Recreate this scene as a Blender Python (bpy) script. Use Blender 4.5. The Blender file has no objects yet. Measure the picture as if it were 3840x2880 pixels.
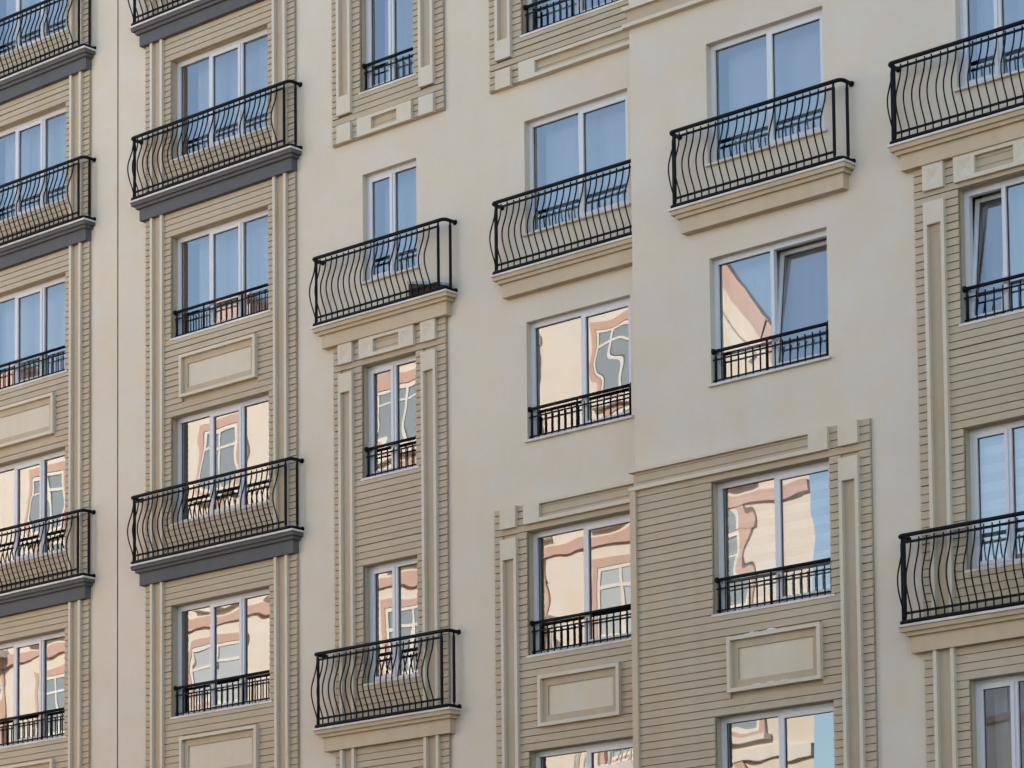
import bpy, math, random
from mathutils import Vector, Matrix
random.seed(7)
sc = bpy.context.scene
col = sc.collection
R = math.radians
GZ = 17.1                     # height of the reference level above the ground

# ------------------------------------------------------------------ camera
cam = bpy.data.cameras.new("camera")
cam.sensor_fit = 'HORIZONTAL'; cam.sensor_width = 36.0; cam.lens = 105.4162; cam.shift_y = 0.560218
cam.clip_start = 0.5; cam.clip_end = 3000
camo = bpy.data.objects.new("camera", cam); col.objects.link(camo)
CR = Vector((0.746544, 0.665257, -0.010271)).normalized()
CU = Vector((0.063065, -0.055386, 0.996471)).normalized()
CF = Vector((-0.66234, 0.744557, 0.083302)).normalized()
CP = Vector((35.087385, -31.417898, -15.503001 + GZ))
M = Matrix(((CR.x, CU.x, -CF.x, CP.x), (CR.y, CU.y, -CF.y, CP.y), (CR.z, CU.z, -CF.z, CP.z), (0, 0, 0, 1)))
camo.matrix_world = M
sc.camera = camo

# ------------------------------------------------------------------ sky, sun, exposure
SUN_EL, SUN_AZ = R(23), R(-15)      # the sun stands behind the facade
w = bpy.data.worlds.new("World"); sc.world = w; w.use_nodes = True
wn = w.node_tree
bg = wn.nodes["Background"]
sky = wn.nodes.new("ShaderNodeTexSky"); sky.sky_type = 'NISHITA'; sky.sun_disc = False
sky.sun_elevation = SUN_EL; sky.sun_rotation = SUN_AZ
sky.altitude = 100; sky.air_density = 1.0; sky.dust_density = 0.3; sky.ozone_density = 2.0
wn.links.new(sky.outputs[0], bg.inputs[0]); bg.inputs[1].default_value = 0.15
sun = bpy.data.lights.new("sun", 'SUN'); sun.energy = 3.0; sun.angle = R(0.53); sun.color = (1.0, 0.965, 0.92)
suno = bpy.data.objects.new("sun", sun); col.objects.link(suno)
sd = Vector((math.sin(SUN_AZ) * math.cos(SUN_EL), math.cos(SUN_AZ) * math.cos(SUN_EL), math.sin(SUN_EL)))
suno.rotation_euler = sd.to_track_quat('Z', 'Y').to_euler()
suno.location = (0, 30, 60)
vs = sc.view_settings
vs.view_transform = 'Standard'; vs.look = 'None'; vs.exposure = 1.50; vs.gamma = 1.0; vs.use_curve_mapping = False
vs.use_white_balance = True; vs.white_balance_temperature = 7200; vs.white_balance_tint = 12
sc.render.engine = 'CYCLES'
sc.cycles.use_denoising = True
sc.cycles.max_bounces = 8; sc.cycles.diffuse_bounces = 4; sc.cycles.glossy_bounces = 4
sc.cycles.transparent_max_bounces = 12

# ------------------------------------------------------------------ materials
def nt(name):
    m = bpy.data.materials.new(name); m.use_nodes = True
    return m, m.node_tree, m.node_tree.nodes["Principled BSDF"]

def ramp(t, fac, stops):
    r = t.nodes.new("ShaderNodeValToRGB")
    el = r.color_ramp.elements
    while len(el) < len(stops): el.new(0.5)
    for e, (p, c) in zip(el, stops): e.position = p; e.color = (*c, 1)
    t.links.new(fac, r.inputs[0]); return r

def sc3(c, k): return tuple(min(1, x * k) for x in c)

def plaster(name, base, var=0.06, grain=0.15, streak=0.05, rough=0.92, perobj=0.0, gscale=140.0, patch=None):
    """painted render: large mottling, vertical rain streaks, fine grain"""
    m, t, b = nt(name); L = t.links
    tc = t.nodes.new("ShaderNodeNewGeometry")
    n1 = t.nodes.new("ShaderNodeTexNoise"); n1.inputs["Scale"].default_value = 0.55; n1.inputs["Detail"].default_value = 5; n1.inputs["Roughness"].default_value = 0.6
    L.new(tc.outputs["Position"], n1.inputs["Vector"])
    mp = t.nodes.new("ShaderNodeMapping"); mp.inputs["Scale"].default_value = (5.0, 5.0, 0.35)
    L.new(tc.outputs["Position"], mp.inputs[0])
    n2 = t.nodes.new("ShaderNodeTexNoise"); n2.inputs["Scale"].default_value = 1.0; n2.inputs["Detail"].default_value = 4
    L.new(mp.outputs[0], n2.inputs["Vector"])
    n3 = t.nodes.new("ShaderNodeTexNoise"); n3.inputs["Scale"].default_value = 9.0; n3.inputs["Detail"].default_value = 6; n3.inputs["Roughness"].default_value = 0.7
    L.new(tc.outputs["Position"], n3.inputs["Vector"])
    def mul(a, lo, hi):
        r = t.nodes.new("ShaderNodeMapRange"); r.inputs[1].default_value = 0.3; r.inputs[2].default_value = 0.7
        r.inputs[3].default_value = lo; r.inputs[4].default_value = hi
        L.new(a, r.inputs[0]); return r.outputs[0]
    def prod(a, c):
        x = t.nodes.new("ShaderNodeMath"); x.operation = 'MULTIPLY'; L.new(a, x.inputs[0]); L.new(c, x.inputs[1]); return x.outputs[0]
    f = prod(prod(mul(n1.outputs[0], 1 - var, 1 + var), mul(n2.outputs[0], 1 - streak, 1 + streak)), mul(n3.outputs[0], 1 - var * .5, 1 + var * .5))
    if perobj:
        oi = t.nodes.new("ShaderNodeObjectInfo")
        r = t.nodes.new("ShaderNodeMapRange"); r.inputs[3].default_value = 1 - perobj; r.inputs[4].default_value = 1 + perobj
        L.new(oi.outputs["Random"], r.inputs[0]); f = prod(f, r.outputs[0])
    hs = t.nodes.new("ShaderNodeMix"); hs.data_type = 'RGBA'
    hs.inputs["A"].default_value = (*base, 1); hs.inputs["B"].default_value = (*(patch or (base[0] * 1.02, base[1] * .955, base[2] * .86)), 1)
    n4 = t.nodes.new("ShaderNodeTexNoise"); n4.inputs["Scale"].default_value = 1.7; n4.inputs["Detail"].default_value = 3
    L.new(tc.outputs["Position"], n4.inputs["Vector"])
    L.new(mul(n4.outputs[0], 0, 1), hs.inputs["Factor"])
    vm = t.nodes.new("ShaderNodeVectorMath"); vm.operation = 'SCALE'
    L.new(hs.outputs["Result"], vm.inputs[0]); L.new(f, vm.inputs["Scale"])
    L.new(vm.outputs[0], b.inputs["Base Color"])
    b.inputs["Roughness"].default_value = rough
    b.inputs["Specular IOR Level"].default_value = 0.25
    if grain:
        g = t.nodes.new("ShaderNodeTexNoise"); g.inputs["Scale"].default_value = gscale; g.inputs["Detail"].default_value = 2
        L.new(tc.outputs["Position"], g.inputs["Vector"])
        bp = t.nodes.new("ShaderNodeBump"); bp.inputs["Strength"].default_value = grain; bp.inputs["Distance"].default_value = 0.004
        L.new(g.outputs[0], bp.inputs["Height"]); L.new(bp.outputs[0], b.inputs["Normal"])
    return m

def plain(name, c, rough=0.5, spec=0.5, metal=0.0, var=0.0):
    m, t, b = nt(name)
    b.inputs["Base Color"].default_value = (*c, 1); b.inputs["Roughness"].default_value = rough
    b.inputs["Specular IOR Level"].default_value = spec; b.inputs["Metallic"].default_value = metal
    if var:
        g = t.nodes.new("ShaderNodeNewGeometry"); n = t.nodes.new("ShaderNodeTexNoise"); n.inputs["Scale"].default_value = 14; n.inputs["Detail"].default_value = 5
        t.links.new(g.outputs["Position"], n.inputs["Vector"])
        r = ramp(t, n.outputs[0], [(0.3, sc3(c, 1 - var)), (0.7, sc3(c, 1 + var))])
        t.links.new(r.outputs[0], b.inputs["Base Color"])
    return m

def glass(name, slope=0.008, tint=(0.93, 0.96, 0.97), body=0.0):
    """double glazing: sharp but slightly warped reflection over what lies behind"""
    m, t, b = nt(name); L = t.links
    t.nodes.remove(b)
    out = t.nodes["Material Output"]
    tc = t.nodes.new("ShaderNodeTexCoord"); oi = t.nodes.new("ShaderNodeObjectInfo")
    sc_ = t.nodes.new("ShaderNodeVectorMath"); sc_.operation = 'SCALE'; sc_.inputs[0].default_value = (37.1, 21.7, 53.3)
    L.new(oi.outputs["Random"], sc_.inputs["Scale"])
    ad = t.nodes.new("ShaderNodeVectorMath"); ad.operation = 'ADD'
    L.new(tc.outputs["Object"], ad.inputs[0]); L.new(sc_.outputs[0], ad.inputs[1])
    n = t.nodes.new("ShaderNodeTexNoise"); n.inputs["Scale"].default_value = 1.0; n.inputs["Detail"].default_value = 0.8; n.inputs["Roughness"].default_value = 0.35
    n.inputs["Distortion"].default_value = 0.6
    L.new(ad.outputs[0], n.inputs["Vector"])
    amp = t.nodes.new("ShaderNodeMath"); amp.operation = 'MULTIPLY_ADD'
    L.new(oi.outputs["Random"], amp.inputs[0]); amp.inputs[1].default_value = slope * 1.0; amp.inputs[2].default_value = slope * .55
    bp = t.nodes.new("ShaderNodeBump"); bp.inputs["Strength"].default_value = 1.0
    L.new(amp.outputs[0], bp.inputs["Distance"]); L.new(n.outputs[0], bp.inputs["Height"])
    fr = t.nodes.new("ShaderNodeFresnel"); fr.inputs["IOR"].default_value = 1.62
    a = t.nodes.new("ShaderNodeMath"); a.operation = 'MULTIPLY_ADD'; a.inputs[1].default_value = 1.9; a.inputs[2].default_value = 0.14
    a.use_clamp = True
    L.new(fr.outputs[0], a.inputs[0])
    gl = t.nodes.new("ShaderNodeBsdfGlossy"); gl.inputs["Roughness"].default_value = 0.0; gl.inputs["Color"].default_value = (1, 1, 1, 1)
    L.new(bp.outputs[0], gl.inputs["Normal"])
    tr = t.nodes.new("ShaderNodeBsdfTransparent"); tr.inputs["Color"].default_value = (*tint, 1)
    mx = t.nodes.new("ShaderNodeMixShader")
    L.new(a.outputs[0], mx.inputs[0]); L.new(tr.outputs[0], mx.inputs[1]); L.new(gl.outputs[0], mx.inputs[2])
    L.new(mx.outputs[0], out.inputs[0])
    return m

def cloth(name, c, trans=0.4):
    m, t, b = nt(name); L = t.links
    out = t.nodes["Material Output"]
    b.inputs["Base Color"].default_value = (*c, 1); b.inputs["Roughness"].default_value = 0.95; b.inputs["Specular IOR Level"].default_value = 0.1
    tl = t.nodes.new("ShaderNodeBsdfTranslucent"); tl.inputs[0].default_value = (*c, 1)
    mx = t.nodes.new("ShaderNodeMixShader"); mx.inputs[0].default_value = trans
    L.new(b.outputs[0], mx.inputs[1]); L.new(tl.outputs[0], mx.inputs[2]); L.new(mx.outputs[0], out.inputs[0])
    return m

MT = dict(
    stucco=plaster("cream_render", (0.615, 0.55, 0.465), var=0.035, streak=0.008, grain=0.22),
    siding=plaster("tan_board_paint", (0.455, 0.375, 0.28), var=0.04, streak=0.03, grain=0.10, perobj=0.035),
    trim=plaster("pale_trim_paint", (0.61, 0.545, 0.445), var=0.04, streak=0.02, grain=0.12),
    field=plaster("tan_panel_paint", (0.455, 0.375, 0.28), var=0.05, streak=0.05, grain=0.12),
    ledge=plaster("cream_ledge_paint", (0.52, 0.42, 0.305), var=0.05, streak=0.05, grain=0.12),
    ledge_grey=plaster("slate_ledge_paint", (0.112, 0.110, 0.114), var=0.07, streak=0.05, grain=0.12, patch=(0.105, 0.103, 0.108)),
    stone=plaster("white_marble", (0.66, 0.62, 0.565), var=0.12, streak=0.10, grain=0.05, rough=0.6, patch=(0.55, 0.50, 0.45)),
    pvc=plain("white_upvc", (0.60, 0.595, 0.62), 0.35, 0.5, var=0.03),
    gasket=plain("black_rubber_gasket", (0.015, 0.015, 0.017), 0.7),
    iron=plain("black_painted_steel", (0.007, 0.0065, 0.008), 0.55, 0.12, var=0.25),
    glass=glass("wavy_double_glazing", 0.0027),
    clear=glass("flat_double_glazing", 0.0022),
    net=cloth("white_net_cloth", (0.56, 0.58, 0.60), 0.35),
    blind=plain("zebra_blind_cloth", (0.55, 0.53, 0.50), 0.9, 0.1),
    sheer=plain("zebra_sheer_cloth", (0.36, 0.35, 0.34), 0.9, 0.1),
    filler=plain("joint_filler", (0.10, 0.085, 0.065), 0.9, 0.2, var=0.2),
    snow=plain("snow", (0.82, 0.85, 0.90), 0.6, 0.4, var=0.05),
    room=plain("dark_room_paint", (0.12, 0.11, 0.10), 0.9, 0.1),
    wood=plain("brown_crate_wood", (0.085, 0.045, 0.025), 0.8, 0.2, var=0.45),
    rim=plain("blue_grey_crate_rim", (0.30, 0.36, 0.40), 0.6, 0.3, var=0.15),
    asphalt=plaster("asphalt", (0.052, 0.05, 0.048), var=0.2, streak=0, grain=0.3, patch=(0.06, 0.058, 0.055)),
    paving=plaster("pavement_slabs", (0.055, 0.05, 0.045), var=0.12, streak=0, grain=0.2),
    peach=plaster("peach_render", (0.78, 0.72, 0.655), var=0.03, streak=0.02, grain=0.1),
    salmon=plaster("salmon_trim_paint", (0.62, 0.43, 0.37), var=0.05, streak=0.03, grain=0.1),
    white=plaster("white_trim_paint", (0.80, 0.78, 0.74), var=0.03, streak=0.03, grain=0.0),
    tile=plaster("red_roof_tile", (0.34, 0.12, 0.075), var=0.15, streak=0.1, grain=0.3),
    tileb=plaster("brown_roof_tile", (0.16, 0.095, 0.065), var=0.15, streak=0.1, grain=0.3),
    dark=plain("dark_pane", (0.30, 0.34, 0.36), 0.12, 0.6),
    greyw=plain("grey_pane", (0.50, 0.53, 0.54), 0.25, 0.5),
)

# ------------------------------------------------------------------ mesh helpers (u along wall, d out of wall, z up) -> (x=u, y=-d, z+GZ)
ZK = [(6, 5.784), (3, 2.892), (0, 0.0), (-3, -2.938), (-6, -5.972), (-9, -9.108), (-12, -12.26)]
def G(z):
    """floor heights as they are in the building: design level -> height"""
    if z >= 6: return 5.784 + (z - 6)
    for (a, A), (b, B) in zip(ZK, ZK[1:]):
        if z >= b: return A + (z - a) * (B - A) / (b - a)
    return -12.26 + (z + 12)
def H(k, r): return G(-3 * k + r)

class MB:
    def __init__(s): s.v = []; s.f = []; s.m = []; s.smooth = []
    def face(s, idx, mi=0, sm=False): s.f.append(tuple(idx)); s.m.append(mi); s.smooth.append(sm)
    def pt(s, u, d, z): s.v.append((u, -d, z)); return len(s.v) - 1
    def box(s, u0, u1, d0, d1, z0, z1, mi=0):
        i = len(s.v)
        for u, d, z in ((u0, d0, z0), (u1, d0, z0), (u1, d1, z0), (u0, d1, z0), (u0, d0, z1), (u1, d0, z1), (u1, d1, z1), (u0, d1, z1)): s.pt(u, d, z)
        # d0 is the rear (larger y)
        for q in ((0, 1, 2, 3), (4, 7, 6, 5), (0, 4, 5, 1), (1, 5, 6, 2), (2, 6, 7, 3), (3, 7, 4, 0)): s.face([i + a for a in q], mi)
    def quad(s, pts, mi=0):
        i = len(s.v)
        for p in pts: s.pt(*p)
        s.face(range(i, i + len(pts)), mi)
    def ring(s, u0, u1, z0, z1, bu, bz, d0, d1, mi=0, top=None):
        """rectangular frame, mitred"""
        bt = bz if top is None else top
        o = [(u0, z0), (u1, z0), (u1, z1), (u0, z1)]; n = [(u0 + bu, z0 + bz), (u1 - bu, z0 + bz), (u1 - bu, z1 - bt), (u0 + bu, z1 - bt)]
        i = len(s.v)
        for lst in (o, n):
            for u, z in lst: s.pt(u, d1, z)
        for lst in (o, n):
            for u, z in lst: s.pt(u, d0, z)
        for a in range(4):
            b = (a + 1) % 4
            s.face((i + a, i + b, i + 4 + b, i + 4 + a), mi)
            s.face((i + 8 + a, i + 12 + a, i + 12 + b, i + 8 + b), mi)
            s.face((i + a, i + 8 + a, i + 8 + b, i + b), mi)
            s.face((i + 4 + a, i + 4 + b, i + 12 + b, i + 12 + a), mi)
    def tube(s, pts, r, n=8, mi=0, cap=True, rad=None):
        P = [Vector((u, -d, z)) for u, d, z in pts]
        T = []
        for i in range(len(P)):
            a = P[max(i - 1, 0)]; b = P[min(i + 1, len(P) - 1)]; T.append((b - a).normalized())
        up = Vector((0, 0, 1)) if abs(T[0].z) < .9 else Vector((1, 0, 0))
        N = (up - T[0] * up.dot(T[0])).normalized()
        base = len(s.v)
        for i, p in enumerate(P):
            N = (N - T[i] * N.dot(T[i])).normalized(); B = T[i].cross(N)
            rr = rad[i] if rad else r
            for k in range(n):
                a = 2 * math.pi * k / n
                q = p + (N * math.cos(a) + B * math.sin(a)) * rr
                s.v.append(tuple(q))
        for i in range(len(P) - 1):
            for k in range(n):
                k2 = (k + 1) % n
                s.face((base + i * n + k, base + i * n + k2, base + (i + 1) * n + k2, base + (i + 1) * n + k), mi, True)
        if cap:
            s.face([base + k for k in range(n)][::-1], mi); s.face([base + (len(P) - 1) * n + k for k in range(n)], mi)
    def ball(s, u, d, z, r, n=10, mi=0):
        pts = [(u, d, z - r * math.cos(math.pi * i / 6)) for i in range(7)]
        s.tube(pts, r, n, mi, True, [max(1e-4, r * math.sin(math.pi * i / 6)) for i in range(7)])
    def prism(s, prof, u0, u1, mi=0):
        """profile in (d, z) swept along u"""
        i = len(s.v); n = len(prof)
        for u in (u0, u1):
            for d, z in prof: s.pt(u, d, z)
        for a in range(n):
            b = (a + 1) % n
            s.face((i + a, i + b, i + n + b, i + n + a), mi)
        s.face([i + a for a in range(n)][::-1], mi); s.face([i + n + a for a in range(n)], mi)
    def mesh(s, name, mats, org=(0, 0, 0)):
        me = bpy.data.meshes.new(name)
        me.from_pydata([(x - org[0], y - org[1], z - org[2]) for x, y, z in s.v], [], s.f)
        for mm in mats: me.materials.append(mm)
        me.polygons.foreach_set("material_index", s.m); me.polygons.foreach_set("use_smooth", s.smooth)
        me.update()
        import bmesh
        bm = bmesh.new(); bm.from_mesh(me); bmesh.ops.recalc_face_normals(bm, faces=bm.faces); bm.to_mesh(me); bm.free()
        return me

WP = {}     # world position of every object
def link(o, parent, org):
    col.objects.link(o)
    if parent is not None:
        o.parent = parent; p = WP[parent.name]
        o.location = (org[0] - p[0], org[1] - p[1], org[2] - p[2])
    else: o.location = org
    WP[o.name] = org
    return o
def P(u, d, z): return (u, -d, z + GZ)
def add(name, mb, mats, parent=None, at=(0, 0, 0)):
    """at in (u, d, z); mb vertices are relative to the same frame, without GZ"""
    if not isinstance(mats, (list, tuple)): mats = [mats]
    org = P(*at)
    me = mb.mesh(name, [MT[x] for x in mats], (at[0], -at[1], at[2]))
    return link(bpy.data.objects.new(name, me), parent, org)
def inst(name, me, parent, at):
    return link(bpy.data.objects.new(name, me), parent, P(*at))
def empty(name, at): 
    return link(bpy.data.objects.new(name, None), None, P(*at))
def tag(o, label, cat, group=None):
    o['label'] = label; o['category'] = cat
    if group: o['group'] = group
    return o
def struct(o): o['kind'] = 'structure'; return o

def proj(u, d, z):
    v = Vector(P(u, d, z)) - CP
    w_ = v.dot(CF); f = 105.4162 / 36 * 1024
    return 512 + f * v.dot(CR) / w_, 384 + 573.66 - f * v.dot(CU) / w_

# ------------------------------------------------------------------ ground
mb = MB(); mb.quad([(-400, 400, 0), (400, 400, 0), (400, -400, 0), (-400, -400, 0)])
g = add("ground", mb, "paving", None, (0, 0, -GZ)) if False else None
mb = MB(); mb.box(-900, 900, -900, 900, -GZ - .3, -GZ); struct(add("ground", mb, "paving", None, (0, 0, -GZ)))
mb = MB(); mb.box(-200, 200, 5.0, 17.0, -GZ + .004, -GZ + .012); struct(add("road", mb, "asphalt", None, (0, 11, -GZ)))
for d0, nm in ((4.7, "kerb"), (17.0, "kerb")):
    mb = MB(); mb.box(-200, 200, d0, d0 + .3, -GZ - .05, -GZ + .13); struct(add(nm, mb, "stone", None, (0, d0, -GZ)))

# ------------------------------------------------------------------ apartment blocks
DF = 0.477
TOP = 7.2
FRAME_D = -0.10

def block(u0, u1, d0, wins, label, cx):
    root = empty("apartment_block", (cx, d0, -GZ))
    tag(root, label, "apartment block", "joined apartment blocks")
    us = sorted({u0, u1, *[a for x in wins for a in x[:2]]}); zs = sorted({-GZ, TOP, *[a for x in wins for a in x[2:4]]})
    m = MB()
    for a, b in zip(us, us[1:]):
        for c, e in zip(zs, zs[1:]):
            mu, mz = (a + b) / 2, (c + e) / 2
            if any(x[0] < mu < x[1] and x[2] < mz < x[3] for x in wins): continue
            m.quad([(a, d0, c), (b, d0, c), (b, d0, e), (a, d0, e)])
    for x in wins:
        a, b, c, e, df = x
        f, k = d0 + df, d0 - .30
        m.quad([(a, f, c), (a, f, e), (a, k, e), (a, k, c)], 1 if df else 0); m.quad([(b, f, e), (b, f, c), (b, k, c), (b, k, e)], 1 if df else 0)
        m.quad([(a, f, e), (b, f, e), (b, k, e), (a, k, e)], 1 if df else 0); m.quad([(a, f, c), (a, k, c), (b, k, c), (b, f, c)], 1 if df else 0)
    bk = d0 - 11
    m.quad([(u0, d0, -GZ), (u0, d0, TOP), (u0, bk, TOP), (u0, bk, -GZ)]); m.quad([(u1, d0, TOP), (u1, d0, -GZ), (u1, bk, -GZ), (u1, bk, TOP)])
    m.quad([(u0, bk, -GZ), (u0, bk, TOP), (u1, bk, TOP), (u1, bk, -GZ)])
    me = m.mesh("rendered_wall", [MT["stucco"], MT["field"]], (cx, -d0, -GZ))
    # keep hand-made winding irrelevant: cycles shades both sides
    link(bpy.data.objects.new("rendered_wall", me), root, P(cx, d0, -GZ))
    m = MB(); m.box(u0 + .01, u1 - .01, bk + .01, d0 - .35, TOP - .5, TOP - .25); add("roof_slab", m, "ledge", root, (cx, d0, TOP))
    m = MB(); m.box(u0 + .02, u1 - .02, d0 - 5.2, d0 - 5.0, -GZ + .2, TOP - .55); add("inner_wall", m, "room", root, (cx, d0 - 5, 0))
    return root

def window(root, c, k, half, mulls, sash, d0, tilt=False, gl="glass", label=None):
    """uPVC window: frame with mullions, fixed panes with gaskets, one opening sash"""
    u0, u1, z0, z1 = c - half, c + half, H(k, 1.30), H(k, 3.0)
    f = d0 + FRAME_D; at = (c, f, z0)
    fw, mw = .068, .056
    m = MB(); m.ring(u0, u1, z0, z1, fw, .075, f - .075, f, 0)
    edges = [u0 + fw]
    for x in mulls:
        m.box(c + x - mw / 2, c + x + mw / 2, f - .07, f - .001, z0 + .075, z1 - .075); edges += [c + x - mw / 2, c + x + mw / 2]
    edges.append(u1 - fw)
    bays = [(edges[i], edges[i + 1]) for i in range(0, len(edges), 2)]
    a0, a1 = z0 + .075, z1 - .075
    for i, (a, b) in enumerate(bays):
        if i != sash: m.ring(a, b, a0, a1, .008, .008, f - .045, f - .033, 1)
    wo = add("window", m, ["pvc", "gasket"], root, at)
    if label: wo['label'] = label
    for i, (a, b) in enumerate(bays):
        if i == sash:
            m = MB(); sw = .052
            g = .007
            m.ring(a - .012, b + .012, a0 - .012, a1 + .012, sw, sw, f - .04, f + .012, 0)
            m.ring(a - .012 + sw, b + .012 - sw, a0 - .012 + sw, a1 + .012 - sw, g, g, f - .03, f - .016, 1)
            so = add("window_sash", m, ["pvc", "gasket"], wo, (a, f, a0))
            m = MB(); m.quad([(a + .038, f - .022, a0 + .038), (b - .038, f - .022, a0 + .038), (b - .038, f - .022, a1 - .038), (a + .038, f - .022, a1 - .038)])
            po = add("window_pane", m, gl, wo, ((a + b) / 2, f - .022, (a0 + a1) / 2))
            m = MB()
            if tilt:
                # leans inwards about its bottom edge
                ang = R(6.5)
                for o, pz in ((so, a0), (po, a0)):
                    piv = Vector((0, -(f - .0), pz))
                    off = Vector(WP[o.name]); base = Vector(P(a, f, a0))
                    Rm = Matrix.Rotation(-ang, 3, 'X')
                    new = base + Rm @ (off - base)
                    par = Vector(WP[wo.name])
                    o.location = new - par; o.rotation_euler = (-ang, 0, 0)
                so['label'] = "opening sash tilted inwards at the top"
        else:
            m = MB(); m.quad([(a + .003, f - .039, a0 + .003), (b - .003, f - .039, a0 + .003), (b - .003, f - .039, a1 - .003), (a + .003, f - .039, a1 - .003)])
            add("window_pane", m, gl, wo, ((a + b) / 2, f - .039, (a0 + a1) / 2))
    m = MB(); s0, s1 = H(k, 1.272), H(k, 1.302)
    m.box(u0 + .002, u1 - .002, d0 - .16, d0 + .001, s0 + .002, s1); m.box(u0 - .022, u1 + .055, d0, d0 + .055, s0, s1 + .001)
    add("window_sill", m, "stone", wo, (c, d0, s0))
    return wo

def ledge(root, L, Rr, k, d0, grey, broken=None):
    m = MB()
    def st(i, d, r0, r1): m.prism([(d0 - .02, H(k, r0)), (d0 + d[0], H(k, r0)), (d0 + d[1], H(k, r1)), (d0 - .02, H(k, r1))], L + i, Rr - i)
    st(.115, (.126, .126), .405, .608); st(.068, (.172, .182), .606, .656); st(.018, (.218, .232), .654, .708)
    lo = add("balcony_ledge", m, "ledge_grey" if grey else "ledge", root, ((L + Rr) / 2, d0, H(k, .4)))
    # marble coping in butted lengths
    n = 3 if Rr - L > 4.2 else 2
    cuts = [L] + [L + (Rr - L) * (i + random.uniform(-.1, .1)) / n for i in range(1, n)] + [Rr]
    for a, b in zip(cuts, cuts[1:]):
        m = MB(); dz = random.uniform(-.002, .002)
        m.box(a + .0015, b - .0015, d0 + .001, d0 + .256 + random.uniform(-.003, .003), H(k, .7085) + dz, H(k, .737) + dz)
        add("coping_stone", m, "stone", lo, ((a + b) / 2, d0, H(k, .76)))
    return lo

RAILD = .236
def ring_path(L, Rr, d0, D, z, rad=.07):
    pts = [(L, d0 + .005, z), (L, d0 + D - rad, z)]
    for i in range(1, 6):
        a = math.pi / 2 * i / 6; pts.append((L + rad * (1 - math.cos(a)), d0 + D - rad + rad * math.sin(a), z))
    pts += [(L + rad, d0 + D, z), (Rr - rad, d0 + D, z)]
    for i in range(1, 6):
        a = math.pi / 2 * i / 6; pts.append((Rr - rad + rad * math.sin(a), d0 + D - rad + rad * math.cos(a), z))
    pts += [(Rr, d0 + D - rad, z), (Rr, d0 + .005, z)]
    return pts
BUL = {}
def bow(t):
    pts = [(0, 0), (.06, .003), (.18, .024), (.32, .068), (.44, .105), (.52, .118), (.60, .119), (.70, .103), (.82, .064), (.92, .023), (1, 0)]
    for (a, A), (b, B) in zip(pts, pts[1:]):
        if t <= b:
            x = (t - a) / (b - a); return A + (B - A) * x
    return 0
def railing(L, Rr, k, d0, label, group):
    """bow-fronted balcony railing; L..Rr are the ledge's ends"""
    l, r = L + .03, Rr - .035
    root = empty("balcony_railing", ((l + r) / 2, d0 + RAILD, H(k, .737)))
    tag(root, label, "balcony railing", group)
    m = MB(); m.tube(ring_path(l, r, d0, RAILD, H(k, 1.809)), .027, 10)
    for u in (l, r): m.tube([(u, d0 - .01, H(k, 1.809)), (u, d0 + .012, H(k, 1.809)), (u, d0 + .022, H(k, 1.809))], .04, 10, rad=[.04, .04, .03])
    add("handrail", m, "iron", root, ((l + r) / 2, d0 + RAILD, H(k, 1.809)))
    m = MB(); m.tube(ring_path(l, r, d0, RAILD + .004, H(k, .767)), .025, 10)
    for u in (l, r): m.tube([(u, d0 - .01, H(k, .767)), (u, d0 + .012, H(k, .767)), (u, d0 + .022, H(k, .767))], .04, 10, rad=[.04, .04, .03])
    add("base_rail", m, "iron", root, ((l + r) / 2, d0 + RAILD, H(k, .767)))
    zt, zb = H(k, 1.722), H(k, .868)
    for z in (zt, zb):
        m = MB(); m.box(l + .09, r - .12, d0 + RAILD - .006, d0 + RAILD + .006, z - .016, z + .016)
        add("cross_rail", m, "iron", root, ((l + r) / 2, d0 + RAILD, z))
    z0, z1 = H(k, .775), H(k, 1.80)
    key = ('post', k)
    if key not in BUL:
        m = MB(); zz = [z0, z0 + .03, z0 + .05, z1 - .08, z1 - .05, z1]
        m.tube([(0, 0, z) for z in zz], .017, 10, rad=[.015, .015, .022, .022, .015, .015])
        BUL[key] = m.mesh("post", [MT["iron"]], (0, 0, z0))
    for u, d in ((l + .088, RAILD), (r - .125, RAILD), (l, .150), (r, .113)):
        inst("post", BUL[key], root, (u, d0 + d, z0))
    key = ('bar', k)
    y0, y1 = H(k, .79), H(k, 1.762)
    if key not in BUL:
        m = MB(); pts = [(0, 0, y0)]
        n = 18
        for i in range(n + 1):
            t = 1 - i / n; pts.append((0, bow(t), zb + (zt - zb) * i / n))
        pts.append((0, 0, y1))
        m.tube(pts, .0108, 6); BUL[key] = m.mesh("baluster", [MT["iron"]], (0, 0, y0))
    u = l + .075
    while u < r - .165:
        b = inst("baluster", BUL[key], root, (u + random.uniform(-.004, .004), d0 + RAILD + .014, y0))
        b.rotation_euler = (random.uniform(-.012, .012), random.uniform(-.006, .006), random.uniform(-.03, .03))
        u += .119
    return root

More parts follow.
